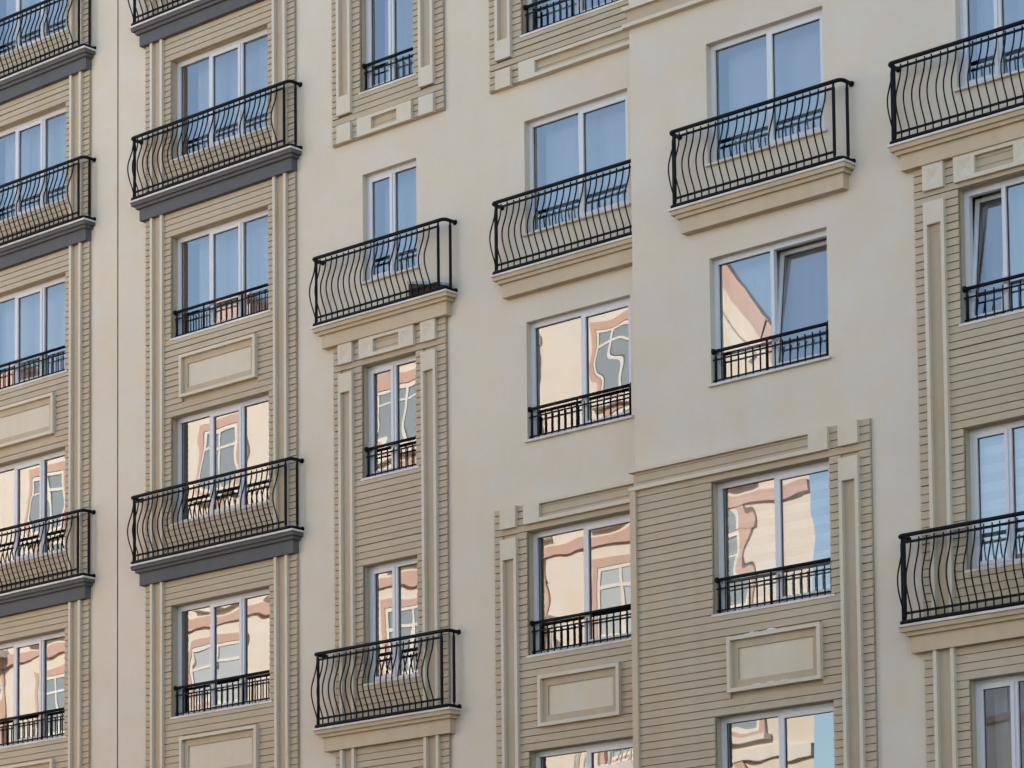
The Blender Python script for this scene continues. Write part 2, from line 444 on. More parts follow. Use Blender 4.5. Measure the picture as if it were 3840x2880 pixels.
def guard(c, half, k, d0, npost, label, group):
    """straight low railing across the foot of a window"""
    u0, u1 = c - half, c + half; d = d0 - .042
    root = empty("window_railing", (c, d, H(k, 1.302))); tag(root, label, "window railing", group)
    z = H(k, 1.755)
    m = MB(); m.tube([(u0 + .004, d, z), (u1 - .004, d, z)], .024, 10)
    for s, u in ((1, u0), (-1, u1)):
        m.tube([(u + s * .001, d, z), (u + s * .012, d, z), (u + s * .03, d, z), (u + s * .055, d, z)], .04, 10, rad=[.040, .042, .036, .022])
    add("handrail", m, "iron", root, (c, d, z))
    for r_ in (1.640, 1.360):
        zz = H(k, r_); m = MB(); m.box(u0 + .004, u1 - .004, d - .005, d + .005, zz - .0115, zz + .0115); add("cross_rail", m, "iron", root, (c, d, zz))
    z0, z1 = H(k, 1.303), z
    key = ('gpost', k)
    if key not in BUL:
        m = MB(); zz = [z0, z1 - .09, z1 - .06, z1 - .02]
        m.tube([(0, 0, q) for q in zz], .016, 10, rad=[.019, .019, .013, .013]); BUL[key] = m.mesh("post", [MT["iron"]], (0, 0, z0))
        m = MB(); m.tube([(0, 0, H(k, 1.318)), (0, 0, H(k, 1.695))], .0105, 6); BUL[('gbar', k)] = m.mesh("baluster", [MT["iron"]], (0, 0, H(k, 1.318)))
    n = {4: 17, 3: 15, 2: 8}[npost]
    st = (2 * half - .10) / n
    pi = {0, n} | ({5, n - 5} if npost == 4 else {7} if npost == 3 else set())
    for i in range(n + 1):
        u = u0 + .050 + i * st
        if i in pi: inst("post", BUL[key], root, (u, d, z0))
        else: inst("baluster", BUL[('gbar', k)], root, (u, d - .013, H(k, 1.318)))
    return root

BOARDS = {}     # block root name -> list of (u0, u1, row design z, d0, root panel)
def siding(root, u0, u1, ztop, zbot, d0, cuts):
    """backing sheet plus lapped boards 0.1 m high; cuts: (u0,u1,z0,z1) in design levels"""
    us = sorted({u0, u1, *[max(u0, min(u1, a)) for x in cuts if x[4] for a in x[:2]]})
    zs = sorted({zbot, ztop, *[max(zbot, min(ztop, a)) for x in cuts if x[4] for a in x[2:4]]})
    m = MB()
    for a, b in zip(us, us[1:]):
        for c, e in zip(zs, zs[1:]):
            mu, mz = (a + b) / 2, (c + e) / 2
            if any(x[4] and x[0] < mu < x[1] and x[2] < mz < x[3] for x in cuts): continue
            m.box(a, b, d0 + .002, d0 + .0145, G(c), G(e))
    pan = add("boarded_cladding", m, "siding", root, ((u0 + u1) / 2, d0, G(zbot)))
    n0, n1 = math.floor(zbot * 10 + .01), math.ceil(ztop * 10 - .01)
    lst = BOARDS.setdefault(root.name, [])
    for i in range(n0, n1):
        a, b = max(i / 10, zbot), min((i + 1) / 10, ztop)
        if b - a < .02: continue
        segs = [(u0, u1)]
        for x in cuts:
            if x[2] < b - .02 and x[3] > a + .02:
                ns = []
                for s, e in segs:
                    if x[1] <= s or x[0] >= e: ns.append((s, e)); continue
                    if x[0] > s + .01: ns.append((s, x[0]))
                    if x[1] < e - .01: ns.append((x[1], e))
                segs = ns
        for s, e in segs: lst.append((s, e, a, b, d0, pan, root))
BMESH = {}
def board_prof(d0, a, b, jz, jd):
    za, zb = G(a) + .008 + jz, G(b) + .001
    return [(d0 + .010, za), (d0 + .052 + jd, za), (d0 + .052 + jd, za + .004), (d0 + .040, zb), (d0 + .010, zb)]
def flush_boards():
    for rn, lst in BOARDS.items():
        sized = []
        for s in lst:
            zc = (s[2] + s[3]) / 2
            p0 = proj(s[0], s[4] + .05, G(zc)); p1 = proj(s[1], s[4] + .05, G(zc))
            a, b = max(0, min(1024, p0[0])), max(0, min(1024, p1[0]))
            vis = max(0, b - a) if (-8 < p0[1] < 776 or -8 < p1[1] < 776) else 0
            sized.append((vis, s))
        sized.sort(key=lambda x: -x[0])
        rest = MB(); panel = None; root = lst[0][6]
        for i, (vis, (u0, u1, a, b, d0, pan, root)) in enumerate(sized):
            j = random.random()
            jz = random.uniform(-.0015, .0015) + (.005 if j < .07 else 0); jd = random.uniform(-.002, .003)
            if i < 300 and vis > 0:
                v = int(random.random() * 4); key = (round(u1 - u0, 3), round(a * 10), round(b - a, 3), d0, v)
                if key not in BMESH:
                    m = MB(); m.prism(board_prof(d0, a, b, jz, jd), u0, u1); BMESH[key] = m.mesh("board", [MT["siding"]], (u0, -d0, G(a)))
                o = inst("board", BMESH[key], pan, (u0, d0, G(a)))
            else:
                if not (-12.2 < a < 7): continue
                rest.prism(board_prof(d0, a, b, jz, jd), u0, u1)
        if rest.v:
            o = add("short_boards", rest, "siding", root, WPu(root)); o['kind'] = 'stuff'
def WPu(o):
    x, y, z = WP[o.name]; return (x, -y, z - GZ)

def pilaster(root, a, b, ztop, zbot, d0, blk_top=False, blk_bot=False):
    """tall raised frame: recessed field between two strips, with solid blocks at an end"""
    w_ = .052
    m = MB(); m.box(a + .01, b - .01, d0 + .003, d0 + .042, G(zbot), G(ztop)); p = add("pilaster", m, "field", root, ((a + b) / 2, d0, G(zbot)))
    zt, zb = ztop, zbot
    if blk_top:
        zt = ztop - .285
        m = MB(); m.box(a, b, d0 + .004, d0 + .1005, G(zt), G(ztop)); add("end_block", m, "trim", p, ((a + b) / 2, d0, G(zt)))
    if blk_bot:
        zb = zbot + .297
        m = MB(); m.box(a, b, d0 + .004, d0 + .1005, G(zbot), G(zb)); add("end_block", m, "trim", p, ((a + b) / 2, d0, G(zbot)))
    # strips come in butted lengths, a hairline joint once a storey
    z = zt
    cuts = [zt]
    j = math.floor((zt - .62) / 3) * 3 + .62 - .15
    while j > zb + .3:
        cuts.append(j); j -= 3
    cuts.append(zb)
    for s0, s1 in ((a, a + w_), (b - w_, b)):
        for hi, lo in zip(cuts, cuts[1:]):
            m = MB(); m.box(s0, s1, d0 + .004, d0 + .100 + random.uniform(-.001, .001), G(lo) + .0015, G(hi) - .0015); add("pilaster_strip", m, "trim", p, ((s0 + s1) / 2, d0, G(lo)))
    return p

def sqblock(parent, a, b, z0, z1, d0, pyr, name="square_block"):
    """stone-like square, plain or with a shallow sunk pyramid"""
    m = MB(); f = d0 + .100
    if not pyr:
        m.box(a, b, d0 + .004, f, z0, z1)
    else:
        iu, iz = (b - a) * .17, (z1 - z0) * .17
        i = len(m.v)
        for u, z in ((a, z0), (b, z0), (b, z1), (a, z1)): m.pt(u, d0 + .004, z)
        for u, z in ((a, z0), (b, z0), (b, z1), (a, z1)): m.pt(u, f, z)
        for u, z in ((a + iu, z0 + iz), (b - iu, z0 + iz), (b - iu, z1 - iz), (a + iu, z1 - iz)): m.pt(u, f, z)
        c = m.pt((a + b) / 2, f - .028, (z0 + z1) / 2)
        for x in range(4):
            y = (x + 1) % 4
            m.face((x, y, 4 + y, 4 + x)); m.face((4 + x, 4 + y, 8 + y, 8 + x)); m.face((8 + x, 8 + y, c))
        m.face((3, 2, 1, 0))
    return add(name, m, "trim", parent, ((a + b) / 2, d0, z0))

def frieze(root, a, b, ra, rb, k, d0, z0, z1, pyr, left=True, right=True, ext=None):
    """long block: end squares joined by two thin strips over a sunk field. (ra, rb) = sunk field"""
    Z0, Z1 = H(k, z0), H(k, z1); y0, y1 = H(k, z0 + .054), H(k, z1 - .052)
    m = MB(); m.box(ra, rb, d0 + .003, d0 + .042, Z0 + .004, Z1 - .004); p = add("frieze", m, "field", root, ((a + b) / 2, d0, Z0))
    if left: sqblock(p, a, ra, Z0, Z1, d0, pyr, "end_block")
    if right: sqblock(p, rb, b, Z0, Z1, d0, pyr, "end_block")
    for c, e in ((Z0, y0), (y1, Z1)):
        m = MB(); m.box(ra, rb, d0 + .004, d0 + .0995, c, e)
        add("frieze_strip", m, "trim", p, ((ra + rb) / 2, d0, c))
    return p

def relief(root, u0, u1, k, d0, r0=.267, r1=.967, lab=None):
    """framed relief panel"""
    z0, z1 = H(k, r0), H(k, r1)
    m = MB(); m.ring(u0, u1, z0, z1, .054, .050, d0 + .004, d0 + .115); p = add("relief_panel", m, "trim", root, ((u0 + u1) / 2, d0, z0))
    a, b, c, e = u0 + .175, u1 - .215, H(k, r0 + .155), H(k, r1 - .150)
    m = MB(); m.ring(u0 + .05, u1 - .05, z0 + .045, z1 - .045, .10, .11, d0 + .004, d0 + .056)
    add("panel_field", m, "field", p, ((u0 + u1) / 2, d0, z0))
    m = MB(); m.box(u0 + .14, u1 - .14, d0 + .004, d0 + .034, z0 + .14, z1 - .14)
    # bevel between field and centre
    i = len(m.v)
    q0 = (u0 + .185, u1 - .185, z0 + .155, z1 - .155); q1 = (u0 + .205, u1 - .205, z0 + .172, z1 - .172)
    add("panel_centre", m, "trim", p, ((u0 + u1) / 2, d0, z0))
    return p

def curtain(c, half, k, d0, label, gap=0.0, amp=.036, seed=0, cat="curtain", mat="net"):
    rnd = random.Random(seed); u0, u1 = c - half + .03 + gap, c + half + .1
    z0, z1 = H(k, 1.25), H(k, 3.05); d = d0 - .40
    m = MB(); n = 90; ph = rnd.random() * 6
    idx = []
    u = u0
    for i in range(n + 1):
        u = u0 + (u1 - u0) * i / n
        o = amp * (math.sin(u * 23 + ph + 1.6 * math.sin(u * 5 + ph)) * .6 + math.sin(u * 41 + 2 * ph) * .35 + math.sin(u * 9 + ph) * .5)
        idx.append((m.pt(u, d + o * 1.2, z0), m.pt(u, d + o * .8, (z0 + z1) / 2), m.pt(u, d + o * .45, z1)))
    for a, b in zip(idx, idx[1:]):
        m.face((a[0], b[0], b[1], a[1]), 0, True); m.face((a[1], b[1], b[2], a[2]), 0, True)
    o = add("net_curtain", m, mat, None, (c, d, z0))
    tag(o, label, cat, "curtains hanging behind the windows"); return o

def blind(c, half, k, d0, label):
    root = empty("zebra_blind", (c, d0 - .24, H(k, 1.3))); tag(root, label, "blind", "striped roller blinds behind the windows")
    z0, z1 = H(k, 1.28), H(k, 3.02); n = 16; h = (z1 - z0) / n
    for i in range(n):
        m = MB(); m.box(c - half + .02, c + half + .05, d0 - .24, d0 - .236 + (.003 if i % 2 else 0), z0 + i * h, z0 + (i + 1) * h - .001)
        add("blind_band", m, "blind" if i % 2 else "sheer", root, (c, d0 - .24, z0 + i * h))
    return root

# column layout -------------------------------------------------------------
CA, CB, CC, CD, CFc, CG = -3.667, 1.168, 4.848, 8.490, 12.160, 15.700
WB, WC, WD = 1.122, .556, .955
SD = .0145
def wrow(c, half, k, sid): return (c - half, c + half, H(k, 1.30), H(k, 3.0), SD if sid else 0)
left = block(-10.5, -1.302, 0, [wrow(CA, WB, k, 1) for k in (-1, 0, 1, 2, 3)],
             "tan boarded apartment block left of the vertical wall joint, with slate grey ledges", -6)
main = block(-1.270, 9.885, 0, [wrow(CB, WB, k, 1) for k in (0, 1, 2, 3)] + [wrow(CC, WC, k, k not in (1,)) for k in (0, 1, 2, 3, 4)] + [wrow(CD, WD, k, k not in (1, 2)) for k in (0, 1, 2, 3, 4)],
             "middle cream apartment block between the vertical wall joint and the projecting block", 4.3)
right = block(9.885, 20.5, DF, [wrow(CFc, WD, k, k in (3, 4)) for k in (1, 2, 3, 4)] + [wrow(CG, WC, k, k != 1) for k in (1, 2, 3, 4)],
              "cream apartment block standing forward on the right side of the photo", 15)
m = MB(); m.box(-1.304, -1.268, -.5, -.012, -GZ, TOP - .02); j = add("expansion_joint", m, "filler", main, (-1.286, 0, 0))

# cladding ------------------------------------------------------------------
def wcut(c, half, k): return (c - half, c + half, -3 * k + 1.30, -3 * k + 3.0, True)
PO, PI_ = 1.563, 1.272            # pilaster outer / inner offsets of the wide bays
for root, c, ks, top in ((left, CA, (-1, 0, 1, 2, 3), 6.4), (main, CB, (0, 1, 2, 3), 4.6)):
    pil = [(c - PO + .005, c - PI_ - .005, -20, 20, False), (c + PI_ + .005, c + PO - .005, -20, 20, False)]
    pan = [(c - .862 + .01, c + .882 - .01, -3 * k + .275, -3 * k + .96, False) for k in (1, 3)]
    siding(root, c - 1.725, c + 1.72, top, -12.0, 0, [wcut(c, WB, k) for k in ks] + pil + pan)
    for s in (-1, 1):
        a, b = (c - PO, c - PI_) if s < 0 else (c + PI_, c + PO)
        pilaster(root, a, b, top, -12.0, 0)
    for k in (1, 3): relief(root, c - .862, c + .882, k, 0)
# narrow column C
cp = [(CC - 1.006 + .005, CC - .714 - .005, -20, 20, False), (CC + .702 + .005, CC + .995 - .005, -20, 20, False)]
def shift(cuts, z0, z1): return [(a, b, z0, z1, f) for a, b, _, _, f in cuts]
siding(main, CC - 1.148, CC + 1.160, 4.4, .573, 0, [wcut(CC, WC, 0)] + shift(cp, 1.04, 9))
for s in (-1, 1):
    a, b = (CC - 1.006, CC - .714) if s < 0 else (CC + .702, CC + .995)
    pilaster(main, a, b, 4.4, 1.033, 0, blk_bot=True)
    sqblock(main, a, b, H(0, .586), H(0, .875), 0, False)
frieze(main, CC - .575, CC + .548, CC - .277, CC + .250, 0, 0, .583, .878, False)
siding(main, CC - 1.148, CC + 1.160, -6 + 3.405, -12.0, 0, [wcut(CC, WC, k) for k in (2, 3, 4)] + shift(cp, -30, -6 + 2.945))
for s in (-1, 1):
    a, b = (CC - 1.006, CC - .714) if s < 0 else (CC + .702, CC + .995)
    pilaster(main, a, b, -6 + 2.944, -12.0, 0, blk_top=True)
    sqblock(main, a, b, H(2, 3.093), H(2, 3.404), 0, True)
frieze(main, CC - .562, CC + .558, CC - .270, CC + .257, 2, 0, 3.093, 3.404, True)
# column D
dp = [(7.078, 7.360, -20, 20, False)]
siding(main, 6.918, 9.884, 4.2, .578, 0, [wcut(CD, WD, 0)] + shift(dp, 1.03, 9))
pilaster(main, 7.072, 7.365, 4.2, 1.022, 0, blk_bot=True)
sqblock(main, 7.072, 7.360, H(0, .577), H(0, .858), 0, False)
frieze(main, 7.523, 9.884, 7.830, 9.883, 0, 0, .583, .876, False, right=False)
siding(main, 6.923, 9.884, -9 + 3.388, -12.0, 0, [wcut(CD, WD, k) for k in (3, 4)] + shift(dp, -30, -9 + 2.945) + [(7.775, 9.233, -9 + .31, -9 + .985, False)])
pilaster(main, 7.074, 7.378, -9 + 2.943, -12.0, 0, blk_top=True)
sqblock(main, 7.074, 7.370, H(3, 3.090), H(3, 3.398), 0, False)
frieze(main, 7.523, 9.884, 7.818, 9.883, 3, 0, 3.094, 3.396, False, right=False)
relief(main, 7.764, 9.244, 3, 0, .302, .995)
# column F on the projecting block
fp = [(13.296, 13.586, -20, 20, False)]
siding(right, 9.940, 13.752, -9 + 3.388, -12.0, DF, [wcut(CFc, WD, k) for k in (3, 4)] + shift(fp, -30, -9 + 2.94) + [(11.477, 12.957, -9 + .28, -9 + .965, False)])
pilaster(right, 13.290, 13.592, -9 + 2.945, -12.0, DF, blk_top=True)
sqblock(right, 13.294, 13.597, H(3, 3.098), H(3, 3.392), DF, False)
relief(right, 11.467, 12.968, 3, DF, .272, .973)
def corner_frieze(k, r0, r1, ra, b):
    """strips that wrap round the projecting corner"""
    z0, z1 = H(k, r0), H(k, r1); y0, y1 = H(k, r0 + .052), H(k, r1 - .052)
    m = MB(); m.box(9.888, ra, DF + .002, DF + .040, z0 + .004, z1 - .004); p = add("frieze", m, "field", right, ((9.885 + b) / 2, DF, z0))
    sqblock(p, ra, b, z0, z1, DF, False, "end_block")
    for c, e in ((z0, y0), (y1, z1)):
        m = MB(); m.box(9.838, ra, DF - .44, DF + .0995, c, e); add("frieze_strip", m, "trim", p, ((9.885 + ra) / 2, DF, c))
corner_frieze(3, 3.094, 3.392, 12.827, 13.132)
corner_frieze(0, .585, .888, 12.827, 13.132)
m = MB(); m.box(9.848, 9.946, DF - .40, DF + .085, G(-12), H(3, 3.0935)); add("corner_board", m, "ledge", right, (9.9, DF, G(-12)))
siding(right, 13.25, 13.752, 3.8, .577, DF, [])
# column G
gp = [(CG - 1.040 + .005, CG - .735 - .005, -20, 20, False), (CG + .735 + .005, CG + 1.040 - .005, -20, 20, False)]
siding(right, 14.498, 16.90, -6 + 3.405, -12.0, DF, [wcut(CG, WC, k) for k in (2, 3, 4)] + shift(gp, -30, -6 + 2.91))
for s in (-1, 1):
    a, b = (CG - 1.040, CG - .735) if s < 0 else (CG + .735, CG + 1.040)
    pilaster(right, a, b, -6 + 2.918, -12.0, DF, blk_top=True)
    sqblock(right, a, b, H(2, 3.07), H(2, 3.404), DF, True)
frieze(right, CG - .580, CG + .590, CG - .270, CG + .290, 2, DF, 3.07, 3.404, True)
flush_boards()

# ledges and railings ---------------------------------------------------------
GB = "bow-fronted balcony railings"
for k, lab in ((-1, "black bowed railing on grey ledge left of the wall joint, topmost of three"),
               (0, "black bowed railing on grey ledge left of the wall joint, middle of three"),
               (2, "black bowed railing on grey ledge left of the wall joint, lowest of three")):
    ledge(left, CA - 1.895, CA + 1.838, k, 0, True); railing(CA - 1.895, CA + 1.838, k, 0, lab, GB)
for k, lab in ((-1, "black bowed railing on grey ledge right of the wall joint, cut by the top edge"),
               (0, "black bowed railing on grey ledge right of the wall joint, crossing a blue three-pane window"),
               (2, "black bowed railing on the lower grey ledge right of the wall joint, before peach reflections")):
    ledge(main, CB - 1.895, CB + 1.842, k, 0, True); railing(CB - 1.895, CB + 1.842, k, 0, lab, GB)
for k, lab in ((1, "short bowed railing on cream ledge with a brown crate behind its bars"),
               (3, "short bowed railing on cream ledge at the foot of the narrow boarded column")):
    ledge(main, 3.415, 6.215, k, 0, False); railing(3.415, 6.215, k, 0, lab, GB)
ledge(main, 7.075, 9.884, 1, 0, False); railing(7.075, 9.97, 1, 0, "bowed railing on cream ledge running behind the edge of the projecting block", GB)
ledge(right, 10.712, 13.592, 1, DF, False); railing(10.712, 13.592, 1, DF, "bowed railing on cream ledge over plain render of the projecting block", GB)
for k, lab in ((1, "bowed railing at the upper right edge, on a cream ledge above carved square blocks"),
               (3, "bowed railing at the lower right edge, on a cream ledge across tan boards")):
    ledge(right, 14.245, 17.15, k, DF, False); railing(14.245, 17.15, k, DF, lab, GB)

GW = "low railings across windows"
guard(CA, WB, 1, 0, 4, "low black railing across blue three-pane window left of the wall joint", GW)
guard(CA, WB, 3, 0, 4, "low black railing across peach-reflecting window at the lower left edge", GW)
guard(CB, WB, 1, 0, 4, "low black railing across blue three-pane window right of the wall joint", GW)
guard(CB, WB, 3, 0, 4, "low black railing across the lowest three-pane window right of the wall joint", GW)
guard(CC, WC, 0, 0, 2, "short low railing across the narrow blue window near the top edge", GW)
guard(CC, WC, 2, 0, 2, "short low railing across the narrow window under carved square blocks", GW)
guard(CD, WD, 0, 0, 3, "low black railing at the top edge beside the projecting block", GW)
guard(CD, WD, 2, 0, 3, "low black railing in plain render just left of the projecting block", GW)
guard(CD, WD, 3, 0, 3, "low black railing in tan boards just left of the projecting block", GW)
guard(CFc, WD, 2, DF, 3, "low black railing across window with tilted sash on the projecting block", GW)
guard(CFc, WD, 3, DF, 3, "low black railing across striped-blind window on the projecting block", GW)
guard(CG, WC, 2, DF, 2, "low black railing across tilted window at the right edge", GW)

# windows -------------------------------------------------------------------------
for k in (-1, 0, 1, 2, 3): window(left, CA, k, WB, (-.345, .374), 1, 0)
for k in (0, 1, 2, 3): window(main, CB, k, WB, (-.345, .374), 1, 0)
for k in (0, 1, 2, 3, 4): window(main, CC, k, WC, (-.012,), 0, 0)
for k in (0, 1, 2, 3, 4): window(main, CD, k, WD, (.003,), 1, 0)
for k in (1, 2, 3, 4): window(right, CFc, k, WD, (.003,), 1, DF, tilt=(k == 2))
for k in (1, 2, 3, 4): window(right, CG, k, WC, (.013,), 0, DF, tilt=(k == 2))

# curtains and blinds
curtain(CA, WB, -1, 0, "white net curtain in the window at the top left corner", .10, seed=1)
curtain(CA, WB, 0, 0, "white net curtain in the blue window behind the middle railing left of the wall joint", .10, seed=2)
curtain(CA, WB, 1, 0, "finely pleated net curtain in the low-railed blue window left of the wall joint", .0, amp=.012, seed=3)
curtain(CB, WB, 0, 0, "white net curtain in the uppermost whole three-pane window right of the wall joint", .14, seed=4)
curtain(CB, WB, 1, 0, "white net curtain in the low-railed blue window right of the wall joint", .16, seed=5)
curtain(CC, WC, 0, 0, "white net curtain in the narrow window near the top edge", .10, seed=6)
curtain(CC, WC, 1, 0, "white net curtain in the narrow window over the balcony with the crate", .06, seed=7)
curtain(CD, WD, 0, 0, "white net curtain in the top-edge window beside the projecting block", .10, seed=8)
curtain(CD, WD, 1, 0, "white net curtain in the balcony window just left of the projecting block", .05, seed=9)
curtain(CFc, WD, 1, DF, "smooth pale curtain in the balcony window of the projecting block", .04, amp=.004, seed=10)
curtain(CFc, WD, 2, DF, "pale curtain behind the tilted sash of the projecting block", .0, amp=.012, seed=11)
curtain(CG, WC, 1, DF, "pale curtain in the window at the upper right corner", .05, seed=12)
curtain(CG, WC, 2, DF, "pale curtain behind the tilted sash at the right edge", .05, seed=13)
curtain(CG, WC, 4, DF, "pale curtain in the window at the lower right corner", .05, seed=14)
blind(CFc, WD, 3, DF, "striped roller blind in the boarded window of the projecting block")
blind(CG, WC, 3, DF, "striped roller blind in the blue window at the right edge")

# ------------------------------------------------------------------ small things
# crate tilted on the ledge behind the bars
cr = empty("crate", (5.76, .14, H(1, .737))); tag(cr, "brown crate with blue-grey rim tilted on a cream ledge behind bars", "crate")
def tbox(m, a, b, d0_, d1_, l0, l1, r0, r1):
    i = len(m.v)
    for d in (d0_, d1_):
        for u, z in ((a, l0), (b, r0), (b, r1), (a, l1)): m.pt(u, d, z)
    for q in ((0, 1, 2, 3), (7, 6, 5, 4), (0, 4, 5, 1), (1, 5, 6, 2), (2, 6, 7, 3), (3, 7, 4, 0)): m.face([i + x for x in q])
b0 = H(1, .739)
m = MB()
tbox(m, 5.40, 6.10, .165, .18, b0 + .05, b0 + .265, b0, b0 + .085); add("front_board", m, "wood", cr, (5.75, .17, b0))
m = MB(); tbox(m, 5.40, 6.10, .03, .045, b0 + .05, b0 + .265, b0, b0 + .085); add("back_board", m, "wood", cr, (5.75, .04, b0))
m = MB(); tbox(m, 5.40, 6.10, .045, .165, b0 + .045, b0 + .07, b0 - .003, b0 + .012); add("bottom_board", m, "wood", cr, (5.75, .07, b0))
m = MB(); tbox(m, 5.38, 6.13, .02, .195, b0 + .266, b0 + .305, b0 + .086, b0 + .125); add("rim", m, "rim", cr, (5.75, .07, b0))

def snow(name, u0, u1, d0_, d1_, zb, h, label, n=26, seed=0):
    rnd = random.Random(seed); m = MB(); rows = []
    for i in range(n + 1):
        t = i / n; u = u0 + (u1 - u0) * t
        hh = h * max(0.04, (math.sin(math.pi * t) ** .4) * (.35 + .65 * rnd.random()) * (.5 + .5 * math.sin(t * 17 + seed)))
        rows.append([m.pt(u, d0_, zb), m.pt(u, d0_, zb + hh * .7), m.pt(u, (d0_ + d1_) / 2, zb + hh), m.pt(u, d1_ + .004, zb + hh * .6), m.pt(u, d1_, zb)])
    for a, b in zip(rows, rows[1:]):
        for x in range(5):
            y = (x + 1) % 5; m.face((a[x], b[x], b[y], a[y]), 0, True)
    m.face(rows[0]); m.face(rows[-1][::-1])
    tag(add(name, m, "snow", None, ((u0 + u1) / 2, d1_, zb)), label, "snow", "snow remnants on the facade")
snow("snow_patch", 11.66, 12.46, DF + .06, DF + .113, H(3, .974), .035, "thin snow lying along the top of a relief panel on the projecting block", seed=3)
snow("snow_patch", 11.85, 12.46, DF + .058, DF + .10, H(3, .324), .022, "crumbs of snow on the lower inner edge of a relief panel", seed=5)
snow("snow_patch", 6.03, 6.20, .02, .22, H(3, .737), .05, "small heap of snow on the right corner of a cream ledge", n=8, seed=1)

# ------------------------------------------------------------------ house across the street (seen in the panes)
LO = 24.0
op = empty("apartment_house", (-28, LO, -GZ))
tag(op, "sunlit peach house with salmon window surrounds, seen reflected in the lower panes", "house")
EAVE = 8.2
def oq(m, u0, u1, z0, z1, d=0): m.box(u0, u1, LO + .0 - d, LO + .3, z0, z1)
m = MB()
prof = [(-52, -GZ), (-4.4, -GZ), (-4.4, 3.1), (-5.4, 4.8), (-8.0, EAVE), (-52, EAVE)]
i = len(m.v)
for d in (LO, LO + 12):
    for u, z in prof: m.pt(u - (1.05 * (d - LO) if u > -50 else 0), d, z)
n = len(prof)
for a in range(n):
    b = (a + 1) % n; m.face((i + a, i + b, i + n + b, i + n + a))
m.face([i + a for a in range(n)]); m.face([i + n + a for a in range(n)][::-1])
add("house_wall", m, "peach", op, (-28, LO, -GZ))
m = MB()
rp = [(LO - .45, EAVE), (LO - .45, EAVE + .12), (LO + 6, EAVE + 2.2), (LO + 12.4, EAVE + .12), (LO + 12.4, EAVE)]
for d, z in rp: m.pt(-52.2, d, z)
for d, z in rp: m.pt(-7.8 - 1.05 * max(0, d - LO) - (2.5 if z > EAVE + 1 else 0), d, z)
for a in range(5):
    b = (a + 1) % 5; m.face((a, b, 5 + b, 5 + a))
m.face((4, 3, 2, 1, 0)); m.face((5, 6, 7, 8, 9)); ro = add("house_roof", m, "tile", op, (-28, LO, EAVE))
for u in (-25.9, -36.0, -16.5):
    m = MB(); m.box(u - .55, u + .55, LO + 1.2, LO + 2.2, EAVE + .3, EAVE + 1.9); m.box(u - .65, u + .65, LO + 1.1, LO + 2.3, EAVE + 1.9, EAVE + 2.05); add("chimney", m, "salmon", ro, (u, LO + 1.6, EAVE))
m = MB(); m.box(-52.1, -8.0, LO - .25, LO - .002, EAVE - .32, EAVE - .02); add("eaves_cornice", m, "white", op, (-28, LO, EAVE))
# raking salmon verge on the sloping end
def rake(u0, z0, u1, z1, w_, d, name, mat):
    m = MB(); i = 0
    for dd in (LO - d, LO - .003):
        for u, z in ((u0, z0), (u1, z1), (u1 - .2, z1 - w_), (u0 - .2, z0 - w_)): m.pt(u, dd, z)
    for q in ((0, 1, 2, 3), (7, 6, 5, 4), (0, 4, 5, 1), (1, 5, 6, 2), (2, 6, 7, 3), (3, 7, 4, 0)): m.face(q)
    add(name, m, mat, op, (u0, LO, z0))
rake(-8.0, EAVE + .1, -5.35, 4.85, .42, .25, "verge_board", "salmon"); rake(-5.4, 4.9, -4.35, 3.15, .42, .25, "verge_board", "salmon")
rake(-8.4, EAVE - .7, -5.9, 4.2, .14, .12, "verge_trim", "white")
def arch(m, c, z, r0, r1, d0_, d1_, n=14, a0=0, a1=math.pi):
    pts = []
    for i in range(n + 1):
        a = a0 + (a1 - a0) * i / n; pts.append((math.cos(a), math.sin(a)))
    b = len(m.v)
    for dd in (d1_, d0_):
        for x, y in pts: m.pt(c + x * r0, dd, z + y * r0); m.pt(c + x * r1, dd, z + y * r1)
    k = 2 * (n + 1)
    for i in range(n):
        p = b + 2 * i
        m.face((p, p + 1, p + 3, p + 2)); m.face((k + p, k + p + 2, k + p + 3, k + p + 1)); m.face((p + 1, k + p + 1, k + p + 3, p + 3)); m.face((p, p + 2, k + p + 2, k + p))
rnd = random.Random(11)
cols = [-50.2 + 3.6 * i for i in range(13)]
